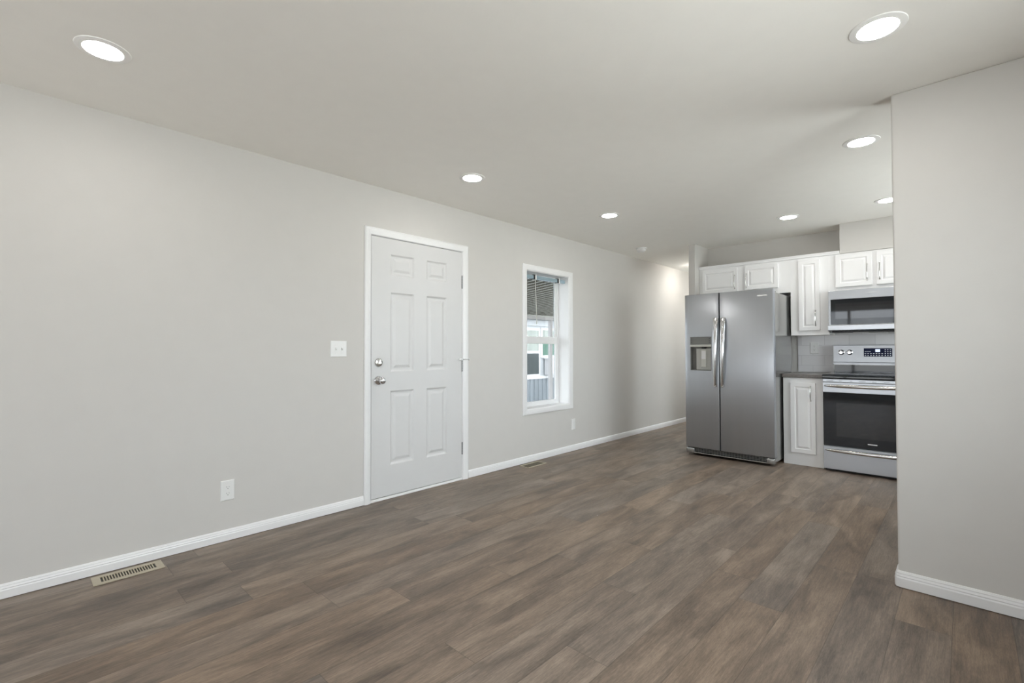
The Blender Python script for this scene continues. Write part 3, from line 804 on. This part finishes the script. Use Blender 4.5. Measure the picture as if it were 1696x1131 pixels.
# bowed bar handles
def fridge_handle(parent, yc, front, lean):
    b = bm_new(); n = 26; pts = []; rad = []
    z0, z1 = .770, 1.500
    for k in range(n + 1):
        s = k / n; z = z0 + (z1 - z0) * s
        out = .018 + .044 * math.sin(math.pi * s) ** .75
        wv = .014 + .012 * s
        pts.append((front(yc) - out, yc + lean * (s - .5) + (.006 * math.sin(math.pi * s) * (1 if lean > 0 else -1)), z)); rad.append((wv, .0085))
    tube(b, pts, rad, up=(-1, 0, 0), seg=18)
    h = obj('handle', b, 'chrome', parent, True)
    for z in (z0 + .012, z1 - .012):
        b = bm_new(); box(b, front(yc) - .030, front(yc) + .002, yc - .009, yc + .009, z - .014, z + .014, .003)
        obj('handle_mount', b, 'nickel', h)
fridge_handle(dl, -1.370, frontL, -.012)
fridge_handle(dr, -1.446, frontR, -.016)
b = bm_new(); box(b, frontR(-1.83) - .0022, frontR(-1.83) + .002, -1.876, -1.782, 1.703, 1.717, .001); obj('nameplate', b, 'badge', dr, label='small pale nameplate in the upper right corner')
for ya_ in (FY0 + .02, FY1 - .11):
    b = bm_new(); box(b, FX + .075, FX + .18, ya_, ya_ + .09, 1.746, 1.764, .006); obj('hinge_cover', b, 'dgrey', fr)
# base grille with slots and rounded end caps
b = bm_new()
box(b, FX + .050, FX + .078, -1.845, -1.125, .030, .090); obj('grille_back', b, 'black', fr)
b = bm_new()
for k in range(3):
    z = .046 + k * .014; box(b, FX + .040, FX + .052, -1.845, -1.125, z, z + .0045)
for k in range(25):
    y = -1.835 + k * .0295; box(b, FX + .043, FX + .051, y, y + .004, .040, .084)
obj('grille', b, 'dgrey', fr)
b = bm_new(); box(b, FX + .018, FX + .060, -1.860, -1.110, .026, .038, .004); obj('kick_rail', b, 'steel_side', fr)
for y0_, y1_ in ((FY0 + .004, -1.846), (-1.124, FY1 - .004)):
    b = bm_new(); box(b, FX + .010, FX + .10, y0_, y1_, .022, .086, .016, 4); obj('foot_cover', b, 'steel_side', fr, True)
for y_ in (FY0 + .07, FY1 - .07):
    for x_ in (FX + .14, 5.84):
        b = bm_new(); lathe(b, (x_, y_ - .01, .026), (0, 1, 0), [(0, 0), (.025, 0), (.025, .02), (0, .02)], 20); obj('roller', b, 'black', fr, True)

# ------------------------------------------------------------------ range
RY0, RY1, RX = -3.056, -2.296, 5.430
rg = thing('range', (RX + .3, -2.676, 0), 'stainless electric range with black glass cooktop and oven window', 'range')
b = bm_new(); box(b, RX + .040, 6.05, RY0 + .002, RY1 - .002, .035, .880); obj('body', b, 'steel_side', rg)
for y_ in (RY0 + .06, RY1 - .06):
    for x_ in (RX + .10, 6.0):
        b = bm_new(); lathe(b, (x_, y_, .001), (0, 0, 1), [(0, 0), (.018, 0), (.018, .034), (0, .034)], 16); obj('foot', b, 'black', rg, True)
b = bm_new(); box(b, RX + .05, RX + .06, RY0 + .01, RY1 - .01, .004, .035); obj('toe_panel', b, 'black', rg)
# cooktop with a rolled black front edge
b = bm_new(); prof = [(RX - .018, .888), (RX - .024, .896), (RX - .024, .908), (RX - .014, .920), (RX + .004, .926), (5.965, .926), (5.965, .884), (RX - .010, .884)]
prism(b, prof, lambda a, p, q: (p, a, q), RY0 + .001, RY1 - .001)
ct = obj('cooktop', b, 'blackglass', rg, bevel=.003)
MT['burner'] = mat('burner_marking', (0.10, 0.10, 0.105), 0.25)
for (x_, y_, r_) in ((5.60, -2.49, .115), (5.60, -2.87, .095), (5.84, -2.47, .075), (5.84, -2.88, .075), (5.86, -2.675, .05)):
    b = bm_new()
    for rr in (r_, r_ * .62):
        A = [[b.verts.new((x_ + q * math.cos(2 * math.pi * k / 48), y_ + q * math.sin(2 * math.pi * k / 48), z)) for k in range(48)] for q, z in ((rr - .002, .9258), (rr - .002, .9264), (rr + .002, .9264), (rr + .002, .9258))]
        for i in range(4):
            for k in range(48): b.faces.new((A[i][k], A[i][(k + 1) % 48], A[(i + 1) % 4][(k + 1) % 48], A[(i + 1) % 4][k]))
    obj('burner_ring', b, 'burner', ct)
# vent trim under the cooktop
b = bm_new(); box(b, RX + .000, RX + .04, RY0 + .002, RY1 - .002, .853, .883, .003); vt = obj('vent_trim', b, 'steel_light', rg)
for y_, l_ in ((-2.357, .055), (-2.44, .020), (-2.525, .016), (-2.61, .050), (-2.70, .030), (-2.79, .04), (-2.88, .02), (-2.96, .04)):
    b = bm_new(); box(b, RX - .001, RX + .002, y_ - l_ / 2, y_ + l_ / 2, .864, .867); obj('vent_slot', b, 'slot', vt)
# oven door: stainless top rail and glass
b = bm_new(); box(b, RX - .002, RX + .036, RY0 + .003, RY1 - .003, .755, .850, .003); od = obj('oven_door', b, 'steel_light', rg)
b = bm_new(); box(b, RX, RX + .036, RY0 + .003, RY1 - .003, .246, .7545, .003); obj('oven_glass', b, 'blackglass', od, label='black glass oven window')
b = bm_new(); box(b, RX - .0012, RX + .001, RY0 + .12, RY1 - .11, .34, .66); MT['ovenwin'] = mat('inner_window', (0.012, 0.013, 0.015), 0.03, spec=0.8); obj('inner_window', b, 'ovenwin', od)
b = bm_new(); box(b, RX - .002, RX + .001, -2.715, -2.645, .289, .298); obj('nameplate', b, 'badge', od)
def bar_handle(parent, z, bow, dz):
    b = bm_new(); n = 30; pts = []; rad = []
    for k in range(n + 1):
        s = k / n; y = RY1 - .018 + (RY0 + .018 - RY1 + .018) * s
        a = math.sin(math.pi * s)
        pts.append((RX - .008 - bow * a ** .5, y, z + dz * 0)); rad.append((.007 + .010 * a ** .4, .006 + .006 * a ** .5))
    # swept along y: wide direction is z
    tube(b, pts, rad, up=(-1, 0, 0), seg=18)
    return obj('handle', b, 'nickel', parent, True)
bar_handle(od, .818, .046, 0)
b = bm_new(); box(b, RX - .002, RX + .036, RY0 + .003, RY1 - .003, .024, .238, .003); dw = obj('drawer', b, 'steel_light', rg)
bar_handle(dw, .205, .034, 0)
# backguard
b = bm_new(); prof = [(5.955, .927), (5.972, 1.020), (5.960, 1.026), (5.985, 1.205), (6.00, 1.212), (6.06, 1.212), (6.06, .927)]
box(b, 5.980, 6.062, RY0 + .004, RY1 - .004, .927, 1.205, .003); bgd = obj('backguard', b, 'steel_side', rg)
b = bm_new(); box(b, 5.974, 5.9795, RY0 + .008, RY1 - .008, .9275, 1.006); obj('back_glass', b, 'blackglass', bgd)
b = bm_new(); prism(b, [(5.958, 1.010), (5.958, 1.028), (5.968, 1.034), (5.979, 1.034), (5.979, 1.008)], lambda a, p, q: (p, a, q), RY0 + .003, RY1 - .003); obj('lower_trim', b, 'steel', bgd)
b = bm_new(); prism(b, [(5.966, 1.0345), (5.976, 1.205), (5.979, 1.210), (5.9795, 1.0345)], lambda a, p, q: (p, a, q), RY0 + .003, RY1 - .003); cpn = obj('control_panel', b, 'steel', bgd)
for y_ in (-2.368, -2.440, -2.912, -2.984):
    b = bm_new(); lathe(b, (5.969, y_, 1.134), (-1, 0, .06), [(0, 0), (.027, 0), (.027, .004), (.0215, .007), (.0205, .026), (.017, .030), (0, .031)], 30); kb = obj('knob', b, 'chrome', cpn, True)
    b = bm_new(); box(b, 5.9355, 5.9415, y_ - .003, y_ + .003, 1.120, 1.154, .001); obj('pointer', b, 'nickel', kb)
b = bm_new(); box(b, 5.966, 5.971, -2.784, -2.558, 1.092, 1.176, .001); dsp = obj('control_display', b, 'display', cpn)
FONT = bpy.data.fonts.new if False else None
def text_mesh(name, txt, size, loc, parent, m, rot):
    cu = bpy.data.curves.new(name, 'FONT'); cu.body = txt; cu.size = size; cu.extrude = .0003; cu.align_x = 'CENTER'; cu.align_y = 'CENTER'
    o = bpy.data.objects.new(name, cu); C.collection.objects.link(o)
    dg = bpy.context.evaluated_depsgraph_get(); me = bpy.data.meshes.new_from_object(o.evaluated_get(dg))
    bpy.data.objects.remove(o); bpy.data.curves.remove(cu)
    me.transform(Matrix.Translation(Vector(loc) - LOC[parent]) @ rot)
    me.materials.clear(); me.materials.append(MT[m])
    n = bpy.data.objects.new(name, me); C.collection.objects.link(n); n.parent = parent; LOC[n] = LOC[parent]
    return n
b = bm_new(); box(b, 5.9650, 5.9662, -2.690, -2.652, 1.139, 1.166); obj('clock_readout', b, 'digits', dsp, label='pale lit readout')
MT['legend'] = mat('white_legend', (0.75, 0.77, 0.82), 0.5)
b = bm_new()
def key(y, z, w_=.010, h_=.0055): box(b, 5.9652, 5.9662, y - w_ / 2, y + w_ / 2, z - h_ / 2, z + h_ / 2)
for r_ in range(4):
    for c_ in range(3): key(-2.731 - c_ * .0195, 1.161 - r_ * .019, .009, .007)
for c_ in range(7): key(-2.571 - c_ * .0225, 1.122, .013, .005); key(-2.571 - c_ * .0225, 1.103, .012, .005)
for c_ in range(3): key(-2.574 - c_ * .017, 1.142, .014, .004)
obj('key_legends', b, 'legend', dsp)

# ------------------------------------------------------------------ microwave
MX = 5.722
mw = thing('microwave', (MX + .18, -2.676, 1.335), 'stainless over-the-range microwave with black glass front', 'microwave')
b = bm_new(); box(b, MX + .022, KW - .012, RY0 + .002, -2.303, 1.345, 1.758, .002); obj('body', b, 'steel_side', mw)
b = bm_new()
wall_grid(b, [RY0 + .002, RY0 + .02, -2.321, -2.303], [1.396, 1.414, 1.666, 1.755], {(1, 1)}, mapK(MX), .021)
mf = obj('front_frame', b, 'steel', mw, bevel=.003)
b = bm_new(); box(b, MX + .004, MX + .020, RY0 + .020, -2.321, 1.414, 1.666); mgl = obj('door_glass', b, 'blackglass', mf, label='black mirror-like door glass')
b = bm_new(); box(b, MX + .0030, MX + .0042, -2.98, -2.360, 1.470, 1.625); obj('inner_window', b, 'ovenwin', mgl)
b = bm_new(); box(b, MX - .001, MX + .001, -2.700, -2.625, 1.713, 1.718); obj('nameplate', b, 'badge', mf)
b = bm_new(); prism(b, [(MX - .010, 1.352), (MX - .016, 1.360), (MX - .016, 1.405), (MX - .008, 1.412), (MX + .0215, 1.3955), (MX + .0215, 1.345)], lambda a, p, q: (p, a, q), RY0 + .002, -2.300); obj('lower_trim', b, 'steel_light', mw, bevel=.002)
b = bm_new(); box(b, MX + .004, MX + .20, RY0 + .01, -2.33, 1.334, 1.3445, .002); ug = obj('vent_grille', b, 'black', mw)
b = bm_new(); box(b, MX + .05, MX + .09, -2.62, -2.50, 1.330, 1.3338); obj('task_lamp_cover', b, 'plastic', ug)
b = bm_new(); tube(b, [(MX - .002, -3.010, 1.44), (MX - .035, -3.010, 1.47), (MX - .042, -3.010, 1.55), (MX - .035, -3.010, 1.62), (MX - .002, -3.010, 1.65)], (.010, .008), up=(0, 1, 0), seg=14); obj('handle', b, 'nickel', mf, True)

# ------------------------------------------------------------------ outside the window: awning, post, neighbouring house
g = bm_new(); box(g, -8, 30, .20, 22, -.95, -.80); struct(obj('ground', g, 'ground'))
aw = thing('patio_awning', (6.5, 1.8, -.8), 'ribbed metal patio awning on a pale post, seen through the window', 'awning')
za = lambda y: 2.215 - .09 * y
b = bm_new()
prism(b, [(.19, za(.19)), (3.45, za(3.45)), (3.45, za(3.45) + .02), (.19, za(.19) + .02)], lambda a, p, q: (a, p, q), 3.4, 13.0)
obj('roof_panel', b, 'awning', aw)
b = bm_new(); x = 3.45
while x < 12.9:
    prism(b, [(.20, za(.20) - .001), (3.44, za(3.44) - .001), (3.44, za(3.44) - .006), (.20, za(.20) - .006)], lambda a, p, q: (a, p, q), x, x + .024)
    x += .150
obj('roof_ribs', b, 'awnrib', aw)
b = bm_new(); box(b, 3.4, 13, 3.33, 3.46, za(3.4) - .085, za(3.4) - .001); obj('edge_beam', b, 'post', aw)
b = bm_new(); box(b, 3.4, 13, 3.30, 3.329, za(3.4) - .030, za(3.4) + .0); obj('gutter', b, 'awnrib', aw)
for x in (8.235, 11.6):
    b = bm_new(); box(b, x + .03, x + .105, 3.36, 3.43, -.80, za(3.4) - .086, .004); obj('post', b, 'post', aw)
nh = thing('house', (11, 6, -.8), 'neighbouring white manufactured home with grey metal skirting, outside the window', 'building')
b = bm_new(); box(b, 4, 20, 6.0, 9.5, .30, 2.35); obj('wall', b, 'ext_white', nh)
b = bm_new(); box(b, 3.8, 20.2, 5.70, 9.8, 2.06, 2.45); obj('roof', b, 'ext_white', nh)
b = bm_new(); pr = []; x = 4.0
while x < 20: pr += [(x, 5.985), (x + .08, 5.985), (x + .095, 5.965), (x + .175, 5.965), (x + .19, 5.985)]; x += .19
vb = [b.verts.new((p, q, -.80)) for p, q in pr]; vt_ = [b.verts.new((p, q, .30)) for p, q in pr]
vc = [b.verts.new((p, 6.02, -.80)) for p, q in pr]; vd = [b.verts.new((p, 6.02, .30)) for p, q in pr]
for i in range(len(pr) - 1):
    b.faces.new((vb[i], vb[i + 1], vt_[i + 1], vt_[i])); b.faces.new((vc[i], vc[i + 1], vd[i + 1], vd[i])); b.faces.new((vt_[i], vt_[i + 1], vd[i + 1], vd[i]))
obj('skirting', b, 'skirt', nh)
b = bm_new(); box(b, 4, 20, 5.955, 6.0, .302, .38); obj('sill_band', b, 'vinyl', nh)
def ext_window(x0, x1, z0, z1, zm, m_up, m_lo):
    b = bm_new(); box(b, x0 - .07, x1 + .07, 5.955, 6.01, z0 - .07, z1 + .07, .004)
    f = obj('window_surround', b, 'vinyl', nh)
    b = bm_new(); box(b, x0, x1, 5.945, 5.954, zm + .04, z1); obj('upper_pane', b, m_up, f)
    b = bm_new(); box(b, x0, x1, 5.945, 5.954, z0, zm - .04); obj('lower_pane', b, m_lo, f)
ext_window(9.7, 10.92, .45, 1.74, 1.10, 'curtain', 'curtain_dark')
ext_window(11.11, 11.95, 1.00, 1.76, 1.50, 'curtain', 'curtain_green')
b = bm_new(); box(b, 4, 20, 5.94, 6.0, 1.88, 2.05); obj('eave_band', b, 'ext_white', nh)
ub = thing('utility_box', (11.45, 5.9, .41), 'pale grey utility box on the wall of the neighbouring home, behind the post', 'utility box')
b = bm_new(); box(b, 11.19, 11.72, 5.78, 5.954, .41, .89, .01); obj('housing', b, 'ext_grey', ub)
b = bm_new(); box(b, 11.17, 11.74, 5.76, 5.97, .892, .925, .005); obj('lid', b, 'vinyl', ub)
